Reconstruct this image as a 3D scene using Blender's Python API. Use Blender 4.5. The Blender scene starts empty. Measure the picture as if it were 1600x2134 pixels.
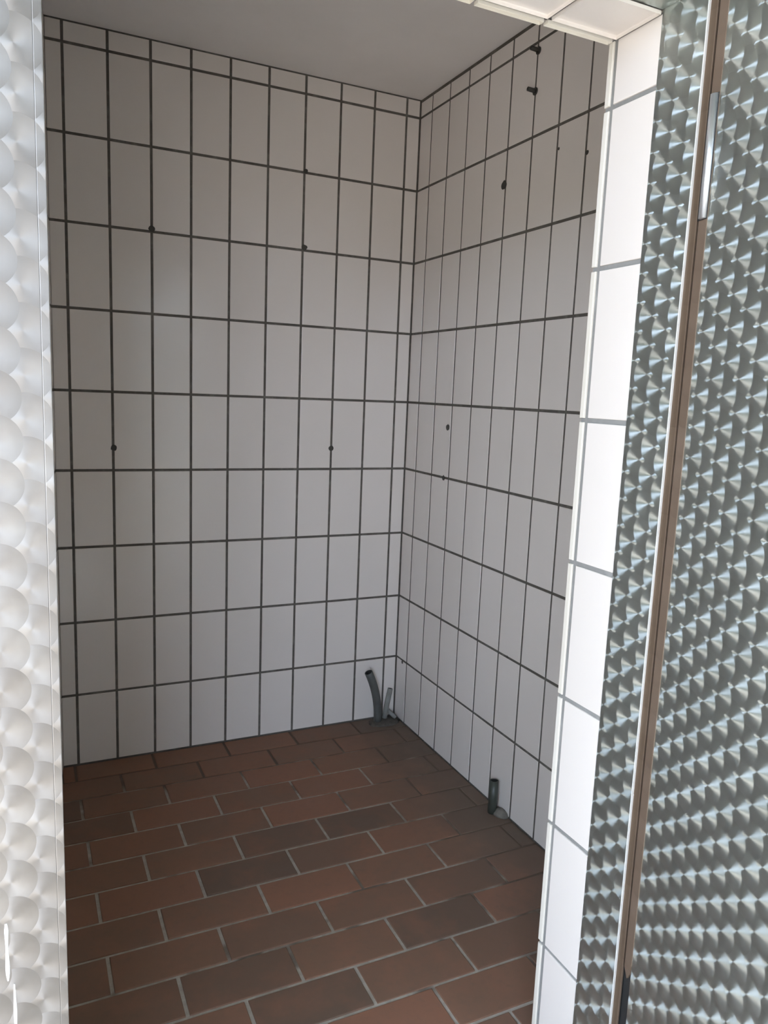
import bpy, bmesh, math, random
from mathutils import Vector, Matrix
random.seed(7)
scn = bpy.context.scene
col = scn.collection

# ------------------------------------------------------------------ camera
# room axes: X right along the back wall (corner with right wall = 0), Y into the picture (back wall = 0), Z up
cam_d = bpy.data.cameras.new('camera')
cam = bpy.data.objects.new('camera', cam_d); col.objects.link(cam)
cam_d.sensor_fit = 'HORIZONTAL'; cam_d.sensor_width = 36.0
cam_d.lens = 1585.03 / 1600 * 36.0
cam_d.clip_start = 0.02
RX = Vector((0.9042, -0.4252, 0.0403)); DN = Vector((-0.0299, -0.1571, -0.9871)); FW = Vector((0.4261, 0.8914, -0.1548))
m = Matrix.Identity(4)
for i in range(3):
    m[i][0] = RX[i]; m[i][1] = -DN[i]; m[i][2] = -FW[i]
cam.matrix_world = Matrix.Translation((-1.3238, -2.5996, 1.2851)) @ m.to_3x3().to_4x4()
scn.camera = cam
cam_d.dof.use_dof = False

# ------------------------------------------------------------------ world, light, exposure
scn.view_settings.view_transform = 'Standard'
scn.view_settings.look = 'None'
scn.view_settings.gamma = 1.0
scn.view_settings.use_curve_mapping = False
scn.view_settings.exposure = -0.13
SKY = 13.3
w = bpy.data.worlds.new('overcast_sky'); scn.world = w; w.use_nodes = True
bg = w.node_tree.nodes['Background']
bg.inputs[0].default_value = (0.66, 0.785, 1.0, 1); bg.inputs[1].default_value = SKY

sun_d = bpy.data.lights.new('sun', 'SUN'); sun_d.energy = 34.0; sun_d.angle = math.radians(0.6); sun_d.color = (1.0, 0.965, 0.93)
sun = bpy.data.objects.new('sun', sun_d); col.objects.link(sun)
sun.rotation_euler = Vector((0.18, 0.50, -0.85)).to_track_quat('-Z', 'Y').to_euler()     # high sun behind the photographer

# ------------------------------------------------------------------ helpers
def link(o, parent=None):
    col.objects.link(o)
    if parent is not None: o.parent = parent
    return o

def empty(name, loc=(0, 0, 0), rz=0.0):
    o = bpy.data.objects.new(name, None); o.location = loc; o.rotation_euler = (0, 0, rz)
    o.empty_display_size = 0.05
    return link(o)

def struct(o): o['kind'] = 'structure'; return o

def tag(o, label, cat, group=None):
    o['label'] = label; o['category'] = cat
    if group: o['group'] = group
    return o

def mesh_obj(name, verts, faces, mat, parent=None, smooth=False):
    me = bpy.data.meshes.new(name)
    me.from_pydata([tuple(v) for v in verts], [], faces); me.update()
    if mat: me.materials.append(mat)
    if smooth:
        for p in me.polygons: p.use_smooth = True
    return link(bpy.data.objects.new(name, me), parent)

def box_data(lo, hi):
    x0, y0, z0 = lo; x1, y1, z1 = hi
    v = [(x0, y0, z0), (x1, y0, z0), (x1, y1, z0), (x0, y1, z0), (x0, y0, z1), (x1, y0, z1), (x1, y1, z1), (x0, y1, z1)]
    f = [(0, 3, 2, 1), (4, 5, 6, 7), (0, 1, 5, 4), (1, 2, 6, 5), (2, 3, 7, 6), (3, 0, 4, 7)]
    return v, f

def box(name, lo, hi, mat, parent=None, bevel=0.0):
    v, f = box_data(lo, hi)
    o = mesh_obj(name, v, f, mat, parent)
    if bevel > 0:
        bm = bmesh.new(); bm.from_mesh(o.data)
        bmesh.ops.bevel(bm, geom=bm.edges[:], offset=bevel, segments=2, profile=0.6, affect='EDGES')
        bm.to_mesh(o.data); bm.free()
    return o

def multi_box(name, boxes, mat, parent=None):
    V, F = [], []
    for lo, hi in boxes:
        v, f = box_data(lo, hi); n = len(V)
        V += v; F += [tuple(i + n for i in q) for q in f]
    return mesh_obj(name, V, F, mat, parent)

# a tile: local X = width, local Z = height, face towards local -Y, face plane at y = 0, centre at the origin
_tc = {}
def tile_mesh(wd, ht, mat, depth=0.006, ch=0.0012):
    key = (round(wd, 4), round(ht, 4), mat.name, depth)
    if key in _tc: return _tc[key]
    a, b = wd / 2, ht / 2
    V, F = [], []
    for (y, k) in ((depth, 0.0), (ch, 0.0), (ch * 0.3, ch * 0.35), (0.0, ch * 1.2)):
        V += [(-a + k, y, -b + k), (a - k, y, -b + k), (a - k, y, b - k), (-a + k, y, b - k)]
    for r in range(3):
        for i in range(4):
            j = (i + 1) % 4
            F.append((r * 4 + i, r * 4 + j, r * 4 + 4 + j, r * 4 + 4 + i))
    F.append((12, 13, 14, 15))
    me = bpy.data.meshes.new('tile'); me.from_pydata(V, [], F); me.update()
    me.materials.append(mat)
    _tc[key] = me
    return me

def tile(parent, mat, frame, s0, s1, t0, t1, joint=0.008, jit=0.0012, off=0.0004, depth=0.006, name='tile'):
    """frame = (origin, s axis, t axis): the tile covers s0..s1, t0..t1 (joint centre lines) on that plane, facing s x t"""
    wd, ht = s1 - s0 - joint, t1 - t0 - joint
    if wd < 0.004 or ht < 0.004: return None
    me = tile_mesh(wd, ht, mat, depth)
    o = bpy.data.objects.new(name, me); link(o, parent)
    org, sa, ta = frame
    n = sa.cross(ta)                       # outward normal; local -Y
    rot = Matrix((sa, -n, ta)).transposed().to_4x4()
    p = org + sa * ((s0 + s1) / 2) + ta * ((t0 + t1) / 2) + n * random.uniform(-off, off)
    tilt = Matrix.Rotation(random.gauss(0, jit), 4, 'X') @ Matrix.Rotation(random.gauss(0, jit), 4, 'Z')
    mw = Matrix.Translation(p) @ rot @ tilt
    o.matrix_local = parent.matrix_world.inverted() @ mw if parent is not None else mw
    return o

# ------------------------------------------------------------------ material helpers
class NT:
    def __init__(s, name):
        s.mat = bpy.data.materials.new(name); s.mat.use_nodes = True
        s.t = s.mat.node_tree; s.bsdf = s.t.nodes['Principled BSDF']
    def n(s, kind, **kw):
        x = s.t.nodes.new(kind)
        for k, v in kw.items(): setattr(x, k, v)
        return x
    def l(s, a, b): s.t.links.new(a, b)
    def put(s, sock, v):
        if isinstance(v, bpy.types.NodeSocket): s.l(v, sock)
        elif v is not None: sock.default_value = v
    def math(s, op, a, b=None, c=None):
        x = s.n('ShaderNodeMath', operation=op)
        s.put(x.inputs[0], a); s.put(x.inputs[1], b); s.put(x.inputs[2], c)
        return x.outputs[0]
    def ramp(s, fac, stops, interp='LINEAR'):
        x = s.n('ShaderNodeValToRGB'); e = x.color_ramp; e.interpolation = interp
        while len(e.elements) < len(stops): e.elements.new(0.5)
        for el, (p, c) in zip(e.elements, stops):
            el.position = p; el.color = (*c, 1) if len(c) == 3 else c
        s.put(x.inputs[0], fac)
        return x.outputs[0]
    def noise(s, vec, scale, detail=3.0, rough=0.55, dist=0.0):
        x = s.n('ShaderNodeTexNoise'); s.put(x.inputs['Vector'], vec)
        x.inputs['Scale'].default_value = scale; x.inputs['Detail'].default_value = detail
        x.inputs['Roughness'].default_value = rough; x.inputs['Distortion'].default_value = dist
        return x.outputs[0]
    def mix(s, fac, a, b, blend='MIX'):
        x = s.n('ShaderNodeMix', data_type='RGBA', blend_type=blend)
        s.put(x.inputs[0], fac)
        for sock, v in ((x.inputs[6], a), (x.inputs[7], b)):
            s.put(sock, (*v, 1) if isinstance(v, tuple) and len(v) == 3 else v)
        return x.outputs[2]
    def vmix(s, fac, a, b):
        x = s.n('ShaderNodeMix', data_type='VECTOR'); s.put(x.inputs[0], fac)
        s.put(x.inputs[4], a); s.put(x.inputs[5], b)
        return x.outputs[1]
    def rng(s, v, a, b, c=0.0, d=1.0, smooth=False):
        x = s.n('ShaderNodeMapRange', interpolation_type='SMOOTHSTEP' if smooth else 'LINEAR')
        s.put(x.inputs[0], v)
        for i, q in enumerate((a, b, c, d)): x.inputs[1 + i].default_value = q
        return x.outputs[0]
    def pos(s): return s.n('ShaderNodeNewGeometry').outputs['Position']
    def obj(s): return s.n('ShaderNodeTexCoord').outputs['Object']
    def rnd(s): return s.n('ShaderNodeObjectInfo').outputs['Random']
    def bump(s, h, strength, dist):
        x = s.n('ShaderNodeBump'); x.inputs['Strength'].default_value = strength
        x.inputs['Distance'].default_value = dist; s.put(x.inputs['Height'], h)
        s.l(x.outputs[0], s.bsdf.inputs['Normal'])
    def set(s, **kw):
        names = dict(color='Base Color', rough='Roughness', metal='Metallic', spec='Specular IOR Level', aniso='Anisotropic', tangent='Tangent', coat='Coat Weight', coatr='Coat Roughness')
        for k, v in kw.items():
            if isinstance(v, tuple) and len(v) == 3 and k == 'color': v = (*v, 1)
            s.put(s.bsdf.inputs[names[k]], v)
        return s.mat

def simple(name, color, rough=0.6, metal=0.0, var=0.0, scale=12.0, bump=0.0):
    t = NT(name)
    if var:
        n = t.noise(t.pos(), scale, 4)
        c = t.mix(t.rng(n, 0.3, 0.7), tuple(x * (1 - var) for x in color), tuple(min(1, x * (1 + var)) for x in color))
        t.set(color=c)
        if bump: t.bump(n, 0.4, bump)
    else: t.set(color=color)
    return t.set(rough=rough, metal=metal)

def glazed(name, c0, c1, rough=0.16):
    t = NT(name)
    p = t.pos()
    n = t.noise(p, 3.0, 3)
    base = t.mix(t.rnd(), c0, c1)
    base = t.mix(t.math('MULTIPLY', t.rng(n, 0.35, 0.75), 0.10), base, (0.62, 0.56, 0.48))
    mp = t.n('ShaderNodeMapping'); t.l(p, mp.inputs[0]); mp.inputs['Scale'].default_value = (26, 26, 1.6)
    t.bump(t.noise(mp.outputs[0], 1.0, 2), 0.10, 0.002)       # pressed tiles: faint upright ripples in the gloss
    return t.set(color=base, rough=t.rng(t.noise(p, 9, 3), 0.3, 0.7, rough * 0.8, rough * 1.3), spec=0.5)

M_TILE = glazed('white_glazed_tile', (0.765, 0.708, 0.658), (0.795, 0.738, 0.688), 0.20)
M_EDGE = glazed('cream_tile_edge', (0.74, 0.69, 0.60), (0.78, 0.74, 0.66), 0.35)

def grout(name, dark, light):
    t = NT(name); p = t.pos()
    n = t.noise(p, 26, 5, 0.65); n2 = t.noise(p, 5, 2)
    f = t.math('ADD', t.math('MULTIPLY', t.rng(n, 0.5, 0.78), 0.7), t.math('MULTIPLY', t.rng(n2, 0.45, 0.75), 0.3))
    t.bump(n, 0.5, 0.002)
    return t.set(color=t.mix(f, dark, light), rough=0.9, spec=0.2)
M_GROUT = grout('grey_wall_grout', (0.115, 0.104, 0.09), (0.24, 0.225, 0.20))
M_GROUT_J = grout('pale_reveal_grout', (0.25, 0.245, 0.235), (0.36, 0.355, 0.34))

def clay():
    t = NT('brown_clay_floor_tile'); p = t.pos()
    n = t.noise(p, 7, 4, 0.6); n2 = t.noise(p, 45, 4, 0.7)
    c = t.ramp(t.rnd(), [(0.0, (0.150, 0.098, 0.070)), (0.35, (0.195, 0.114, 0.077)), (0.7, (0.225, 0.126, 0.082)), (1.0, (0.265, 0.130, 0.082))])
    c = t.mix(t.rng(n, 0.45, 0.72, 0.0, 0.5), c, (0.31, 0.145, 0.09))
    c = t.mix(t.rng(n2, 0.5, 0.8, 0.0, 0.35), c, (0.15, 0.108, 0.078))
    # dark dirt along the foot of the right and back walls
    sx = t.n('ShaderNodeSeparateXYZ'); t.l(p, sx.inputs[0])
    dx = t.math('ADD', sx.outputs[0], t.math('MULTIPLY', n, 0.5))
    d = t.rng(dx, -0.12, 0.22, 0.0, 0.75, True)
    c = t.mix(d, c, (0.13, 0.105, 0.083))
    t.bump(n2, 0.25, 0.001)
    return t.set(color=c, rough=t.rng(n, 0.3, 0.7, 0.5, 0.7), spec=0.28)
M_CLAY = clay()

def floor_grout():
    t = NT('pale_floor_grout'); p = t.pos()
    n = t.noise(p, 30, 4, 0.7); n2 = t.noise(p, 6, 3, 0.6)
    sx = t.n('ShaderNodeSeparateXYZ'); t.l(p, sx.inputs[0])
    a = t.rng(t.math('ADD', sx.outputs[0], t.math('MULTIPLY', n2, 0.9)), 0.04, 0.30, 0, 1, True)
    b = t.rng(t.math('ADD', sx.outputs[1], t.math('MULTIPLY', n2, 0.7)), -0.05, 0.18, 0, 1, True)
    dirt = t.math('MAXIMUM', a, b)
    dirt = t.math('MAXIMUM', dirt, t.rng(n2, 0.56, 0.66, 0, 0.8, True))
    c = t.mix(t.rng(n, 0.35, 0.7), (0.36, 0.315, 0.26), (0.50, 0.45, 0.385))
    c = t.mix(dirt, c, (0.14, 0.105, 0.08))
    t.bump(n, 0.4, 0.002)
    return t.set(color=c, rough=0.9, spec=0.2)
M_FGROUT = floor_grout()

def perlage(name, flip=1.0, tint=(0.50, 0.535, 0.51), tint2=(0.60, 0.635, 0.61), rough=0.37, u0=0.0, v0=0.0, aniso=1.0, dirt=0.0, metal=1.0, haze=0.15, dome=0.0):
    """engine-turned sheet: overlapping polished spots on a staggered lattice; grooves run round each spot,
    so the gloss is stretched radially. Local X = across the sheet, local Z = up."""
    A, B, R = 0.0295, 0.0441, 0.0272
    t = NT(name)
    sx = t.n('ShaderNodeSeparateXYZ'); t.l(t.obj(), sx.inputs[0])
    u = t.math('MULTIPLY', t.math('SUBTRACT', sx.outputs[0], u0), flip)
    v = t.math('MULTIPLY', t.math('SUBTRACT', sx.outputs[2], v0), flip)
    i0 = t.math('FLOOR', t.math('DIVIDE', u, A))
    cands = []
    for k in (0, 1):
        i = t.math('ADD', i0, float(k))
        du = t.math('SUBTRACT', u, t.math('MULTIPLY', i, A))
        par = t.math('FLOORED_MODULO', i, 2.0)
        vs = t.math('DIVIDE', t.math('SUBTRACT', v, t.math('MULTIPLY', par, B / 2)), B)
        d1 = t.math('MULTIPLY', t.math('FRACT', vs), B)
        d2 = t.math('SUBTRACT', d1, B)
        for dv in (d1, d2):
            c = t.n('ShaderNodeCombineXYZ'); t.l(du, c.inputs[0]); t.l(dv, c.inputs[2])
            r2 = t.math('ADD', t.math('MULTIPLY', du, du), t.math('MULTIPLY', dv, dv))
            cands.append((c.outputs[0], t.math('LESS_THAN', r2, R * R)))
    out = cands[3][0]
    for vec, msk in (cands[2], cands[1], cands[0]):
        out = t.vmix(msk, out, vec)
    ln = t.n('ShaderNodeVectorMath', operation='LENGTH'); t.l(out, ln.inputs[0])
    r = ln.outputs['Value']
    # centre of the chosen spot -> random per spot
    uvv = t.n('ShaderNodeCombineXYZ'); t.l(u, uvv.inputs[0]); t.l(v, uvv.inputs[2])
    ce = t.n('ShaderNodeVectorMath', operation='SUBTRACT'); t.l(uvv.outputs[0], ce.inputs[0]); t.l(out, ce.inputs[1])
    sn = t.n('ShaderNodeVectorMath', operation='SNAP'); t.l(ce.outputs[0], sn.inputs[0]); sn.inputs[1].default_value = (0.004, 1, 0.004)
    wn = t.n('ShaderNodeTexWhiteNoise'); t.l(sn.outputs[0], wn.inputs['Vector'])
    rv = wn.outputs['Value']
    sc = t.n('ShaderNodeVectorMath', operation='SCALE'); t.l(out, sc.inputs[0]); sc.inputs['Scale'].default_value = flip
    nm = t.n('ShaderNodeVectorMath', operation='NORMALIZE'); t.l(sc.outputs[0], nm.inputs[0])
    vt = t.n('ShaderNodeVectorTransform', vector_type='VECTOR', convert_from='OBJECT', convert_to='WORLD'); t.l(nm.outputs[0], vt.inputs[0])
    n = t.noise(t.obj(), 7, 4, 0.6)
    scr = t.n('ShaderNodeMapping'); t.l(t.obj(), scr.inputs[0]); scr.inputs['Scale'].default_value = (60, 1, 9); scr.inputs['Rotation'].default_value = (0, 0.5, 0)
    ns = t.noise(scr.outputs[0], 3.0, 3, 0.6)
    c = t.mix(t.math('ADD', t.math('MULTIPLY', rv, 0.5), t.math('MULTIPLY', n, 0.5)), tint, tint2)
    # each spot's rim is a slightly darker ring
    rim = t.rng(r, R * 0.6, R, 0.0, 0.12)
    c = t.mix(rim, c, tuple(x * 0.6 for x in tint))
    if dirt: c = t.mix(t.rng(n, 0.5, 0.75, 0, dirt), c, (0.75, 0.74, 0.70))
    rr = t.math('ADD', t.math('ADD', rough - 0.02, t.math('MULTIPLY', rv, 0.03)), t.rng(ns, 0.66, 0.8, 0, 0.05))
    t.set(color=c, metal=metal, rough=rr, aniso=aniso, tangent=vt.outputs[0], spec=0.5)
    if dome:     # spots pressed slightly convex
        bp = t.n('ShaderNodeBump'); bp.inputs['Strength'].default_value = 1.0; bp.inputs['Distance'].default_value = 1.0
        t.put(bp.inputs['Height'], t.math('MULTIPLY', t.math('MULTIPLY', r, r), -dome)); t.l(bp.outputs[0], t.bsdf.inputs['Normal'])
    if haze:     # fine scratches over the whole sheet: part of the gloss is spread evenly
        b2 = t.n('ShaderNodeBsdfPrincipled'); t.put(b2.inputs['Base Color'], c); b2.inputs['Metallic'].default_value = metal
        b2.inputs['Roughness'].default_value = 0.75
        mx = t.n('ShaderNodeMixShader'); t.put(mx.inputs[0], t.rng(ns, 0.3, 0.75, haze * 0.8, haze * 1.25))
        t.l(t.bsdf.outputs[0], mx.inputs[1]); t.l(b2.outputs[0], mx.inputs[2])
        t.l(mx.outputs[0], t.t.nodes['Material Output'].inputs['Surface'])
    return t.mat

M_SHEET_F = perlage('engine_turned_steel_frame', -1.0, u0=-0.0295 * 0 + 0.035, v0=0.0065)
M_SHEET_D = perlage('engine_turned_steel_door', 1.0, u0=0.0194, v0=0.0203)
M_SHEET_L = perlage('engine_turned_steel_frame_dull', 1.0, tint=(0.31, 0.29, 0.265), tint2=(0.37, 0.352, 0.33), rough=0.58, aniso=0.5, u0=-0.0247, v0=0.009, dirt=0.3, dome=2.2)
M_BROWN = perlage('brown_tinted_steel', -1.0, tint=(0.175, 0.122, 0.086), tint2=(0.225, 0.162, 0.118), rough=0.5, aniso=0.3, metal=0.35)
M_BROWN_D = perlage('dark_brown_tinted_steel', -1.0, tint=(0.115, 0.077, 0.05), tint2=(0.15, 0.104, 0.07), rough=0.5, aniso=0.3, metal=0.35)
M_HIGHLIGHT = simple('highlight_steel_edge', (0.85, 0.85, 0.82), 0.4, 0.3)  # pale colour paints in the light caught by the bent sheet edge
M_CHROME = simple('brushed_chrome', (0.72, 0.73, 0.75), 0.32, 0.85)
M_BLACK = simple('black_rubber', (0.02, 0.02, 0.02), 0.55)
M_DKSTEEL = simple('dark_steel_back', (0.10, 0.11, 0.12), 0.4, 0.8)
M_PLASTER = simple('white_plaster', (0.84, 0.80, 0.765), 0.9, var=0.03, scale=4)
M_CONC = simple('pale_concrete', (0.42, 0.385, 0.345), 0.9, var=0.12, scale=3)
M_RENDER = simple('cream_render', (0.62, 0.58, 0.50), 0.9, var=0.06, scale=5)
M_WOOD = simple('brown_boards', (0.20, 0.13, 0.08), 0.6, var=0.2, scale=6)
M_OLIVE = simple('olive_boards', (0.13, 0.14, 0.085), 0.8, var=0.2, scale=6)
M_PIPE_D = simple('dark_grey_pipe', (0.095, 0.10, 0.094), 0.5, var=0.15, scale=30)
M_PIPE_L = simple('light_grey_pipe', (0.24, 0.24, 0.222), 0.55, var=0.15, scale=30)
M_PIPE_B = simple('blackish_green_pipe', (0.05, 0.055, 0.045), 0.45, var=0.2, scale=30)
M_PAINT = simple('white_paint', (0.85, 0.85, 0.83), 0.5)
M_BORE = simple('dark_bore', (0.02, 0.02, 0.018), 0.9)
M_PLUG = simple('dark_plastic_plug', (0.045, 0.042, 0.035), 0.6)
M_MORTAR = simple('grey_mortar', (0.17, 0.155, 0.13), 0.95, var=0.25, scale=60, bump=0.002)
M_MORTAR_D = simple('dirty_mortar', (0.09, 0.08, 0.068), 0.95, var=0.25, scale=60, bump=0.002)

# ------------------------------------------------------------------ measured grid
CEIL = 2.324
ZK = [0.0, 0.2482, 0.4979, 0.7499, 1.0008, 1.2531, 1.5054, 1.7593, 2.0132, 2.2625, CEIL - 0.001]     # wall courses
XB = [0.0, .0544, .1793, .3055, .4322, .5595, .6871, .8125, .9358, 1.0610, 1.1868, 1.2370]      # back wall joints (-X)
YR = [0.0, .0875, .2104, .3324, .4541, .5760, .6980, .8163, .9379, 1.0594, 1.181, 1.3025, 1.424, 1.545]   # right wall joints (-Y)
XL = -1.2335                         # left corner
SL = 0.10                            # the left wall runs slightly askew
YF = -1.545                          # inner face of the front wall
XJ = -0.4467                         # right reveal of the doorway
XJL = -1.2965                        # left reveal
ZL = 1.861                           # lintel soffit
YT0, YT1 = -1.5545, -1.654           # reveal tile
YM = -1.744                          # front corner of the steel frame
X, Y, Z = Vector((1, 0, 0)), Vector((0, 1, 0)), Vector((0, 0, 1))
G = 0.0016                           # grout recess

# ------------------------------------------------------------------ room shell
wall_back = struct(box('wall_back', (-1.6, G, -0.02), (0.12, 0.14, CEIL + 0.02), M_GROUT))
for i in range(len(XB) - 1):
    for k in range(len(ZK) - 1):
        tile(wall_back, M_TILE, (Vector((0, 0, 0)), X, Z), -XB[i + 1], -XB[i], ZK[k], ZK[k + 1])

wall_right = struct(box('wall_right', (G, -1.75, -0.02), (0.14, G, CEIL + 0.02), M_GROUT))
for i in range(len(YR) - 1):
    for k in range(len(ZK) - 1):
        tile(wall_right, M_TILE, (Vector((0, 0, 0)), -Y, Z), YR[i], YR[i + 1], ZK[k], ZK[k + 1] - (0.006 if k == len(ZK) - 2 else 0))

# left wall, slightly askew: local frame along its foot
ld = Vector((SL, 1.0, 0)).normalized()            # towards the back corner
L0 = Vector((XL, 0, 0))
ln = ld.cross(Z)                                   # normal into the room (+X)
def lpt(s, d, z): return L0 - ld * s + ln * d + Z * z
LV = [lpt(-0.02, -G, -0.02), lpt(1.56, -G, -0.02), lpt(1.56, -0.14, -0.02), lpt(-0.02, -0.14, -0.02)]
LV += [v + Z * (CEIL + 0.04) for v in LV]
wall_left = struct(mesh_obj('wall_left', LV, [(0, 1, 2, 3), (7, 6, 5, 4), (4, 5, 1, 0), (5, 6, 2, 1), (6, 7, 3, 2), (7, 4, 0, 3)], M_GROUT))
sl = [-0.0035, 0.105] + [0.105 + 0.1255 * i for i in range(1, 12)]
for i in range(len(sl) - 1):
    for k in range(len(ZK) - 1):
        tile(wall_left, M_TILE, (L0, ld, Z), -sl[i + 1], -sl[i], ZK[k], ZK[k + 1])

ceiling = struct(box('ceiling', (-1.62, -1.75, CEIL), (0.14, 0.14, CEIL + 0.12), M_PLASTER))

# front wall with the doorway (inner face at YF); three blocks in one structure
FB = -1.740
wall_front = struct(multi_box('wall_front', [((-3.4, FB, -0.02), (XJL - 0.012, YF, CEIL + 0.4)),
                                             ((XJ + 0.004, FB, -0.02), (1.7, YF, CEIL + 0.4)),
                                             ((XJL - 0.012, FB, ZL + 0.004), (XJ + 0.004, YF, CEIL + 0.4))], M_RENDER))
# grout bed of the reveals and the lintel
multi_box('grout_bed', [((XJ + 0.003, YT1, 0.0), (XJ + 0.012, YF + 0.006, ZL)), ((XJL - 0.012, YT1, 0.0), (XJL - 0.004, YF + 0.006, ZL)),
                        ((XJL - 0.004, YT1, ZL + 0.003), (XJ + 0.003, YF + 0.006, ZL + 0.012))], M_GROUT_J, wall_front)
RZ = [0.0] + [1.7557 - 0.2517 * i for i in range(6, -1, -1)] + [ZL]
for k in range(len(RZ) - 1):
    tile(wall_front, M_TILE, (Vector((XJ, 0, 0)), -Y, Z), -YT0, -YT1 + 0.004, RZ[k], RZ[k + 1])
    o = tile(wall_front, M_TILE, (Vector((XJL, 0, 0)), Y, Z), YT1 - 0.004, YT0, RZ[k], RZ[k + 1])
    # ends of the inner wall's tiles, seen on edge in the doorway
    tile(wall_front, M_EDGE, (Vector((XJ - 0.0005, 0, 0)), -Y, Z), 1.5345, 1.5530, RZ[k], RZ[k + 1], joint=0.0072, name='tile_edge')
    tile(wall_front, M_EDGE, (Vector((XJL + 0.0005, 0, 0)), Y, Z), -1.5530, -1.5345, RZ[k], RZ[k + 1], joint=0.0072, name='tile_edge')
LX = [XJ, -0.5815, -0.707, -0.832, -0.957, -1.082, -1.207, XJL]
for i in range(len(LX) - 1):
    tile(wall_front, M_TILE, (Vector((0, 0, ZL)), X, Y), LX[i + 1], LX[i], YT1 - 0.004, YT0, name='tile')
    tile(wall_front, M_EDGE, (Vector((0, 0, ZL - 0.0005)), X, Y), LX[i + 1], LX[i], -1.5530, -1.5345, joint=0.0072, name='tile_edge')

# floor: clay tiles in running bond
floor = struct(box('floor', (-1.7, -1.745, -0.12), (0.14, 0.14, -0.003), M_FGROUT))
RP = 0.1203
row_y = [-0.354 + RP * 3 - RP * n for n in range(0, 18)]
row_y[0] = 0.0
for n in range(len(row_y) - 1):
    y1, y0 = row_y[n], row_y[n + 1]
    if y0 < -1.74: y0 = -1.74
    if y1 <= -1.735: break
    drift = 0.0135 * (-(y0 + y1) / 2 - 0.41)
    base = (-0.0555 if n % 2 == 1 else -0.1885) + drift
    # rows with n odd: joints at base - 0.2515 k ; first row boundary -0.354 is n = 3
    xs = [base + 0.2515 - 0.2515 * k for k in range(0, 9)]
    xr = -0.001
    xl = XL + SL * (y0 + y1) / 2 + 0.002
    if y1 < YF + 0.01: xr, xl = XJ - 0.002, XJL + 0.002
    xs = [x for x in xs if xl + 0.012 < x < xr - 0.012]
    xs = [xr + 0.004] + xs + [xl - 0.004]
    for a, b in zip(xs[1:], xs[:-1]):
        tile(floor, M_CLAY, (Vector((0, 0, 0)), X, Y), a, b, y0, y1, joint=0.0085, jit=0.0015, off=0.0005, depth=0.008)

# ------------------------------------------------------------------ steel door frame
def sheet(name, org, udir, u0, u1, z0, z1, mat, parent, thick=0.0015, ulen_pat=0.0):
    """flat steel sheet standing upright; local X = udir, local Z up, faces local -Y"""
    o = box(name, (u0, 0.0, z0), (u1, thick, z1), mat, None)
    o.matrix_world = Matrix.Translation(org) @ Matrix((udir, Z.cross(udir), Z)).transposed().to_4x4()
    if parent is not None:
        o.parent = parent; o.matrix_parent_inverse = parent.matrix_world.inverted()
    return o

frame_r = struct(empty('trim_1', (XJ, YM, 0)))
bpy.context.view_layer.update()
box('frame_core', (0.0016, 0.001, 0), (0.05, YT1 - YM, ZL + 0.05), M_DKSTEEL, frame_r)
sheet('steel_sheet', Vector((XJ - 0.001, YT1, 0)), -Y, 0.0, YT1 - YM - 0.0012, 0, ZL + 0.04, M_SHEET_F, frame_r)
box('edge_highlight', (-0.0028, -0.0006, 0), (0.0012, 0.0016, ZL + 0.05), M_HIGHLIGHT, frame_r)  # painted highlight along the bend
box('lip_edge', (0.0002, -0.0138, 0), (0.003, -0.0122, ZL + 0.05), M_BROWN, frame_r)
box('frame_lip', (0.0006, -0.0122, 0), (0.004, -0.0006, ZL + 0.05), M_BROWN_D, frame_r)
box('gap_seal', (0.0065, -0.034, 0), (0.02, -0.001, ZL + 0.05), M_BLACK, frame_r)

frame_l = struct(empty('trim_2', (XJL, YM, 0)))
bpy.context.view_layer.update()
YLF = YM
box('frame_core', (-0.42, 0.002, 0), (-0.0016, YT1 - YLF, ZL + 0.05), M_DKSTEEL, frame_l)
sheet('steel_sheet', Vector((XJL, YLF, 0)), X, -0.42, -0.0081, 0, ZL + 0.04, M_SHEET_L, frame_l)
sheet('return_sheet', Vector((XJL + 0.0002, YLF, 0)), Y, 0.002, YT1 - YLF, 0, ZL + 0.04, M_SHEET_L, frame_l)
fe = box('folded_edge', (-0.0078, -0.0012, 0), (0.0009, 0.003, ZL + 0.04), M_SHEET_L, frame_l, bevel=0.0007)

def drip(name, x, z0, z1, wd, parent):
    V, F = [], []
    for k in range(9):
        f = k / 8; z = z1 + (z0 - z1) * f; a = wd * (0.8 + 0.2 * math.sin(f * 9 + x * 400)) * (0.5 if k in (0, 8) else 1)
        V += [(x - a, -0.0001, z), (x, -0.0009, z), (x + a, -0.0001, z)]
    for k in range(8):
        for q in (0, 1): F.append((3 * k + q, 3 * k + q + 1, 3 * k + q + 4, 3 * k + q + 3))
    return mesh_obj(name, V, F, M_PAINT, parent, smooth=True)
for x, z0, z1, wd in ((-0.0605, 0.618, 0.689, 0.0022), (-0.0545, 0.54, 0.6125, 0.0018)):
    drip('paint_drip', x, z0, z1, wd, frame_l)

frame_h = struct(empty('trim_3', ((XJ + XJL) / 2, YM, ZL)))
bpy.context.view_layer.update()
hw = (XJ - XJL) / 2
box('frame_core', (-hw, 0.002, 0.002), (hw, YT1 - YM, 0.06), M_DKSTEEL, frame_h)
o = box('steel_sheet', (-hw, 0.0, 0.0), (hw, 0.0015, YT1 - YM), M_SHEET_F, None)
o.matrix_world = Matrix.Translation(((XJ + XJL) / 2, YT1, ZL + 0.001)) @ Matrix((X, Z, -Y)).transposed().to_4x4()
o.parent = frame_h; o.matrix_parent_inverse = frame_h.matrix_world.inverted()

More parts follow.
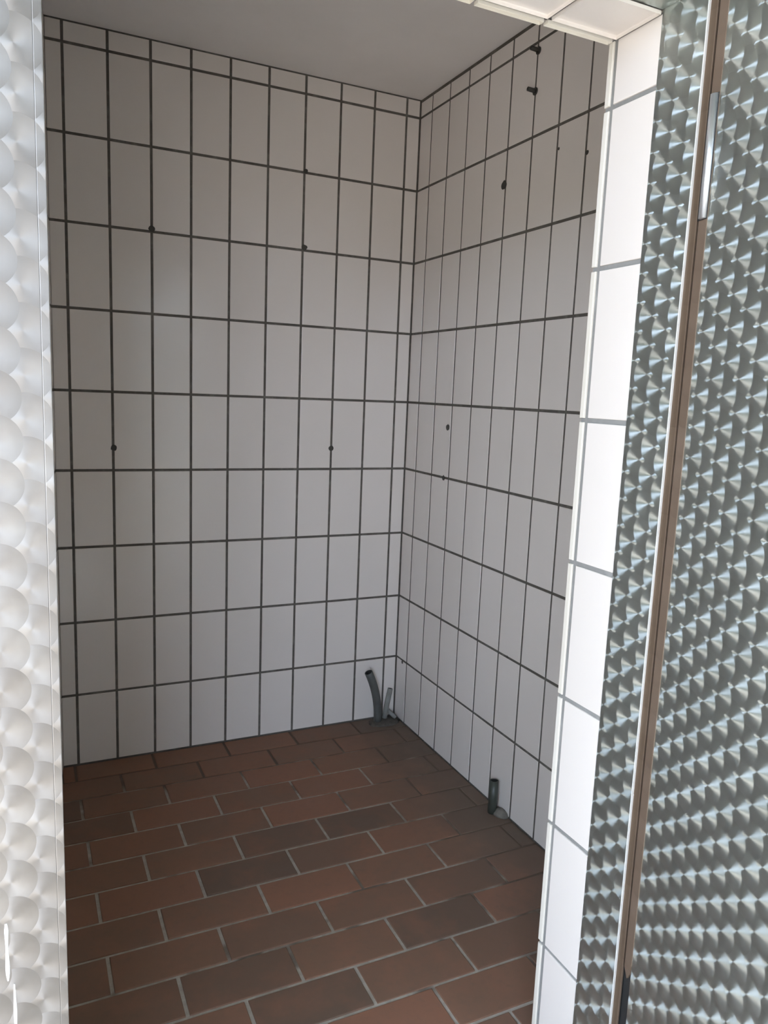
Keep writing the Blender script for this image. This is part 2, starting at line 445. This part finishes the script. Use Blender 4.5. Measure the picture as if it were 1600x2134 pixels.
# ------------------------------------------------------------------ steel-clad door leaf, standing open
TH = math.radians(13.6)
DX0, DY0 = -0.4547, -1.782
dd = Vector((-math.sin(TH), -math.cos(TH), 0))      # along the leaf, away from the hinge
dn = dd.cross(Z) * -1.0                             # placeholder, set below
door = struct(empty('door_1', (DX0, DY0, 0)))
door.rotation_euler = (0, 0, math.atan2(dd.y, dd.x))
bpy.context.view_layer.update()
# leaf local axes: x along the leaf, y to the left of that direction (away from the doorway side), z up
DH = ZL + 0.03
box('leaf_core', (0.004, 0.0016, 0.02), (0.86, 0.045, DH), M_DKSTEEL, door)
sheet('steel_sheet', Vector((DX0, DY0, 0)), dd, 0.003, 0.86, 0.012, DH, M_SHEET_D, door)
# folded lip on the hinge edge: chamfered bottom end
zc = 0.362
lipV, lipF = [], []
prof = [(-0.0155, 0.0), (0.0035, 0.0)]
pts = [(-0.0155, zc + 0.004), (-0.006, zc - 0.010), (0.0005, zc + 0.003), (0.0035, zc + 0.022), (0.0035, DH), (-0.0155, DH)]
for yy in (-0.0012, 0.0022):
    lipV += [(x, yy, z) for x, z in pts]
n = len(pts)
lipF.append(tuple(range(n))); lipF.append(tuple(range(2 * n - 1, n - 1, -1)))
for i in range(n):
    j = (i + 1) % n
    lipF.append((j, i, i + n, j + n))
lip = mesh_obj('edge_lip', lipV, lipF, M_BROWN, door)
# small hinge with a chrome barrel
hz0, hz1 = 1.542, 1.706
hinge = box('hinge', (-0.0175, -0.0022, hz0), (0.004, -0.0013, hz1), M_BLACK, door)
def tube(name, path, rad, mat, parent=None, seg=16, bore=0.0, bore_mat=None, cap=True):
    """round tube through the path points; bore > 0 leaves the far end open with that inner radius"""
    path = [Vector(p) for p in path]; rs = rad if isinstance(rad, (list, tuple)) else [rad] * len(path)
    V, F, MI = [], [], []
    t0 = (path[1] - path[0]).normalized()
    ref = Vector((1, 0, 0)) if abs(t0.x) < 0.8 else Vector((0, 1, 0))
    def ring(c, t, r):
        a = (ref - t * ref.dot(t)).normalized(); b = t.cross(a)
        s = len(V)
        for k in range(seg):
            an = 2 * math.pi * k / seg
            V.append(c + (a * math.cos(an) + b * math.sin(an)) * r)
        return s
    def bridge(a, b, mi=0):
        for k in range(seg):
            j = (k + 1) % seg
            F.append((a + k, a + j, b + j, b + k)); MI.append(mi)
    rings = []
    for i, p in enumerate(path):
        t = (path[min(i + 1, len(path) - 1)] - path[max(i - 1, 0)]).normalized()
        rings.append(ring(p, t, rs[i]))
    for a, b in zip(rings[:-1], rings[1:]): bridge(a, b)
    F.append(tuple(range(rings[0] + seg - 1, rings[0] - 1, -1))); MI.append(0)
    t = (path[-1] - path[-2]).normalized()
    if bore > 0:
        r1 = ring(path[-1], t, bore); bridge(rings[-1], r1)
        r2 = ring(path[-1] - t * min(0.04, (path[-1] - path[0]).length * 0.6), t, bore); bridge(r1, r2, 1)
        F.append(tuple(range(r2, r2 + seg))); MI.append(1)
    else:
        F.append(tuple(range(rings[-1], rings[-1] + seg))); MI.append(0)
    o = mesh_obj(name, V, F, mat, parent, smooth=True)
    if bore_mat: o.data.materials.append(bore_mat)
    for p, mi in zip(o.data.polygons, MI):
        p.material_index = mi
        if len(p.vertices) > 4: p.use_smooth = False
    return o
tube('hinge_barrel', [(-0.0032, -0.0030, hz0 + 0.001), (-0.0032, -0.0030, hz1 - 0.001)], 0.0062, M_CHROME, hinge, seg=20)

# ------------------------------------------------------------------ outside the doorway: guessed ground and side wall, plus added blockers shaping the daylight
ground = struct(box('ground', (-30, -40, -0.14), (20, -1.745, -0.004), M_CONC))
canopy = struct(box('light_block_canopy', (-2.9, -4.1, 2.55), (1.7, -1.742, 2.65), M_OLIVE))  # unseen, added and sized to limit sky light and darken upper reflections
wall_outside_right = struct(box('wall_outside_right', (0.55, -4.3, -0.02), (0.7, -1.742, 2.55), M_RENDER))
light_block_left = struct(box('light_block_left', (-6.3, -12.0, -0.02), (-6.2, 3.0, 2.1), M_OLIVE))  # unseen fence, added to block the low sky on the left
light_block_back = struct(box('light_block_back', (-1.7, -4.3, -0.02), (0.55, -4.15, 2.55), M_WOOD))  # unseen boards, added to cut light from behind on the right

# ------------------------------------------------------------------ pipe stubs in the floor
def bez(p0, p1, p2, n=8):
    p0, p1, p2 = Vector(p0), Vector(p1), Vector(p2)
    return [p0 * (1 - t) ** 2 + p1 * 2 * t * (1 - t) + p2 * t * t for t in [i / n for i in range(n + 1)]]
tag(tube('pipe_stub', bez((-0.094, -0.045, -0.002), (-0.090, -0.045, 0.11), (-0.144, -0.052, 0.216), 10), 0.0158, M_PIPE_D, seg=20, bore=0.0132, bore_mat=M_BORE),
    'thick dark grey bent pipe stub leaning out of the floor in the tiled corner', 'pipe', 'cut pipe stubs')
tag(tube('pipe_stub', [(-0.060, -0.035, -0.002), (-0.050, -0.031, 0.06), (-0.034, -0.026, 0.126)], 0.0102, M_PIPE_L, seg=16, bore=0.008, bore_mat=M_BORE),
    'thin light grey pipe stub leaning towards the corner beside the thick bent pipe', 'pipe', 'cut pipe stubs')
tag(tube('pipe_stub', [(-0.040, -0.022, 0.034), (-0.015, -0.047, 0.009)], 0.0082, M_PIPE_L, seg=16, bore=0.0055, bore_mat=M_BORE),
    'short light grey pipe offcut slanting down behind the thin upright pipe', 'pipe', 'cut pipe stubs')
tag(tube('pipe_stub', [(-0.0285, -0.764, -0.002), (-0.026, -0.762, 0.05), (-0.0235, -0.757, 0.102)], 0.0143, M_PIPE_B, seg=20, bore=0.0115, bore_mat=M_BORE),
    'short blackish pipe stub standing upright against the right tiled wall', 'pipe', 'cut pipe stubs')

def lump(name, c, rx, ry, rz, mat, parent, seg=14, rings=5, sd=1):
    rnd = random.Random(sd); V, F = [], []
    for r in range(rings):
        a = (r / rings) * math.pi / 2
        for k in range(seg):
            an = 2 * math.pi * k / seg; j = 1 + rnd.uniform(-0.16, 0.16)
            V.append((c[0] + rx * math.cos(a) * math.cos(an) * j, c[1] + ry * math.cos(a) * math.sin(an) * j, c[2] + rz * math.sin(a) * (1 + rnd.uniform(-0.1, 0.1))))
    V.append((c[0], c[1], c[2] + rz))
    for r in range(rings - 1):
        for k in range(seg):
            j = (k + 1) % seg
            F.append((r * seg + k, r * seg + j, (r + 1) * seg + j, (r + 1) * seg + k))
    for k in range(seg): F.append(((rings - 1) * seg + k, (rings - 1) * seg + (k + 1) % seg, len(V) - 1))
    F.append(tuple(range(seg - 1, -1, -1)))
    return mesh_obj(name, V, F, mat, parent, smooth=True)
lump('mortar_patch', (-0.066, -0.05, -0.001), 0.062, 0.045, 0.012, M_MORTAR_D, floor, sd=2)
lump('mortar_patch', (-0.010, -0.785, -0.001), 0.022, 0.028, 0.020, M_MORTAR, floor, sd=3)

# ------------------------------------------------------------------ drilled holes and wall plugs in the joints
def disc(name, p, nrm, r, mat, parent, hgt=0.0012, sd=1, seg=12):
    rnd = random.Random(sd)
    a = Z.cross(nrm).normalized(); b = nrm.cross(a)
    V, F = [], []
    prof = [(1.0, -0.002), (1.0, hgt * 0.6), (0.86, hgt), (0.5, hgt * 0.8)]
    jj = [1 + rnd.uniform(-0.13, 0.13) for _ in range(seg)]
    for (k, h) in prof:
        for q in range(seg):
            an = 2 * math.pi * q / seg
            V.append(p + (a * math.cos(an) + b * math.sin(an)) * r * k * jj[q] + nrm * h)
    for i in range(len(prof) - 1):
        for q in range(seg):
            j = (q + 1) % seg
            F.append((i * seg + q, i * seg + j, (i + 1) * seg + j, (i + 1) * seg + q))
    F.append(tuple(range((len(prof) - 1) * seg, len(prof) * seg)))
    return mesh_obj(name, V, F, mat, parent)
for i, (x, z, r) in enumerate([(-0.936, 1.7676, .010), (-0.428, 2.0176, .008), (-0.4268, 1.769, .010), (-1.0593, 1.0743, .010), (-0.3057, 1.0772, .010)]):
    disc('drill_hole', Vector((x, 0, z)), -Y, r, M_PLUG, wall_back, sd=i)
for i, (y, z, r) in enumerate([(-0.5695, 1.9128, .013), (-0.312, 1.1757, .011), (-0.3005, 0.9998, .009), (-0.9444, 1.9115, .006), (-0.8248, 1.951, .004), (-0.7493, 0.4999, .004), (-0.0525, 0.2403, .006)]):
    disc('drill_hole', Vector((0, y, z)), -X, r, M_PLUG, wall_right, sd=i + 20)
for i, (y, z, lab) in enumerate([(-0.7037, 2.2385, 'dark screw plug sticking out of the right tiled wall just below its top course'),
                                 (-0.7006, 2.1341, 'dark screw plug sticking out below the upper plug on the right tiled wall')]):
    t = tag(empty('wall_plug', (0, y, z)), lab, 'wall plug', 'plugs in the right wall')
    bpy.context.view_layer.update()
    tube('shank', [(0.002, 0, 0), (-0.014, 0.001, 0.001), (-0.026, 0.002, 0.002)], [0.0062, 0.0060, 0.0058], M_PLUG, t, seg=12, bore=0.003, bore_mat=M_BORE)
    tube('collar', [(0.001, 0, -0.001), (-0.003, 0, -0.001)], 0.0105, M_PLUG, t, seg=14)

# ------------------------------------------------------------------ what the pieces of the setting are
for o, lab, cat in ((wall_back, 'white tiled back wall with dark grout and a few drill holes', 'wall'),
                    (wall_right, 'white tiled side wall with two protruding screw plugs and a black pipe at its foot', 'wall'),
                    (wall_left, 'white tiled side wall seen almost edge-on behind the bright steel frame', 'wall'),
                    (wall_front, 'front wall with the white tiled doorway reveal and lintel', 'wall'),
                    (floor, 'brown clay tile floor laid in running bond', 'floor'),
                    (ceiling, 'plain white plastered ceiling of the tiled room', 'ceiling'),
                    (frame_r, 'narrow spotted steel frame strip next to the tiled reveal, with a brown lip', 'door frame'),
                    (frame_l, 'bright scaled steel frame post opposite the door hinge, with white paint drips', 'door frame'),
                    (frame_h, 'spotted steel strip above the tiled lintel', 'door frame'),
                    (door, 'open door leaf clad in spotted steel sheet with a chrome hinge', 'door'),
                    (ground, 'pale concrete ground in front of the doorway', 'ground'),
                    (canopy, 'added unseen olive boarded canopy limiting the sky light over the entrance', 'ceiling'),
                    (wall_outside_right, 'cream rendered wall outside behind the open door', 'wall'),
                    (light_block_left, 'added unseen olive boarded fence blocking low sky beyond the sunlit ground', 'fence'),
                    (light_block_back, 'added unseen brown boarded wall holding back light opposite the doorway', 'wall')):
    o['label'] = lab; o['category'] = cat
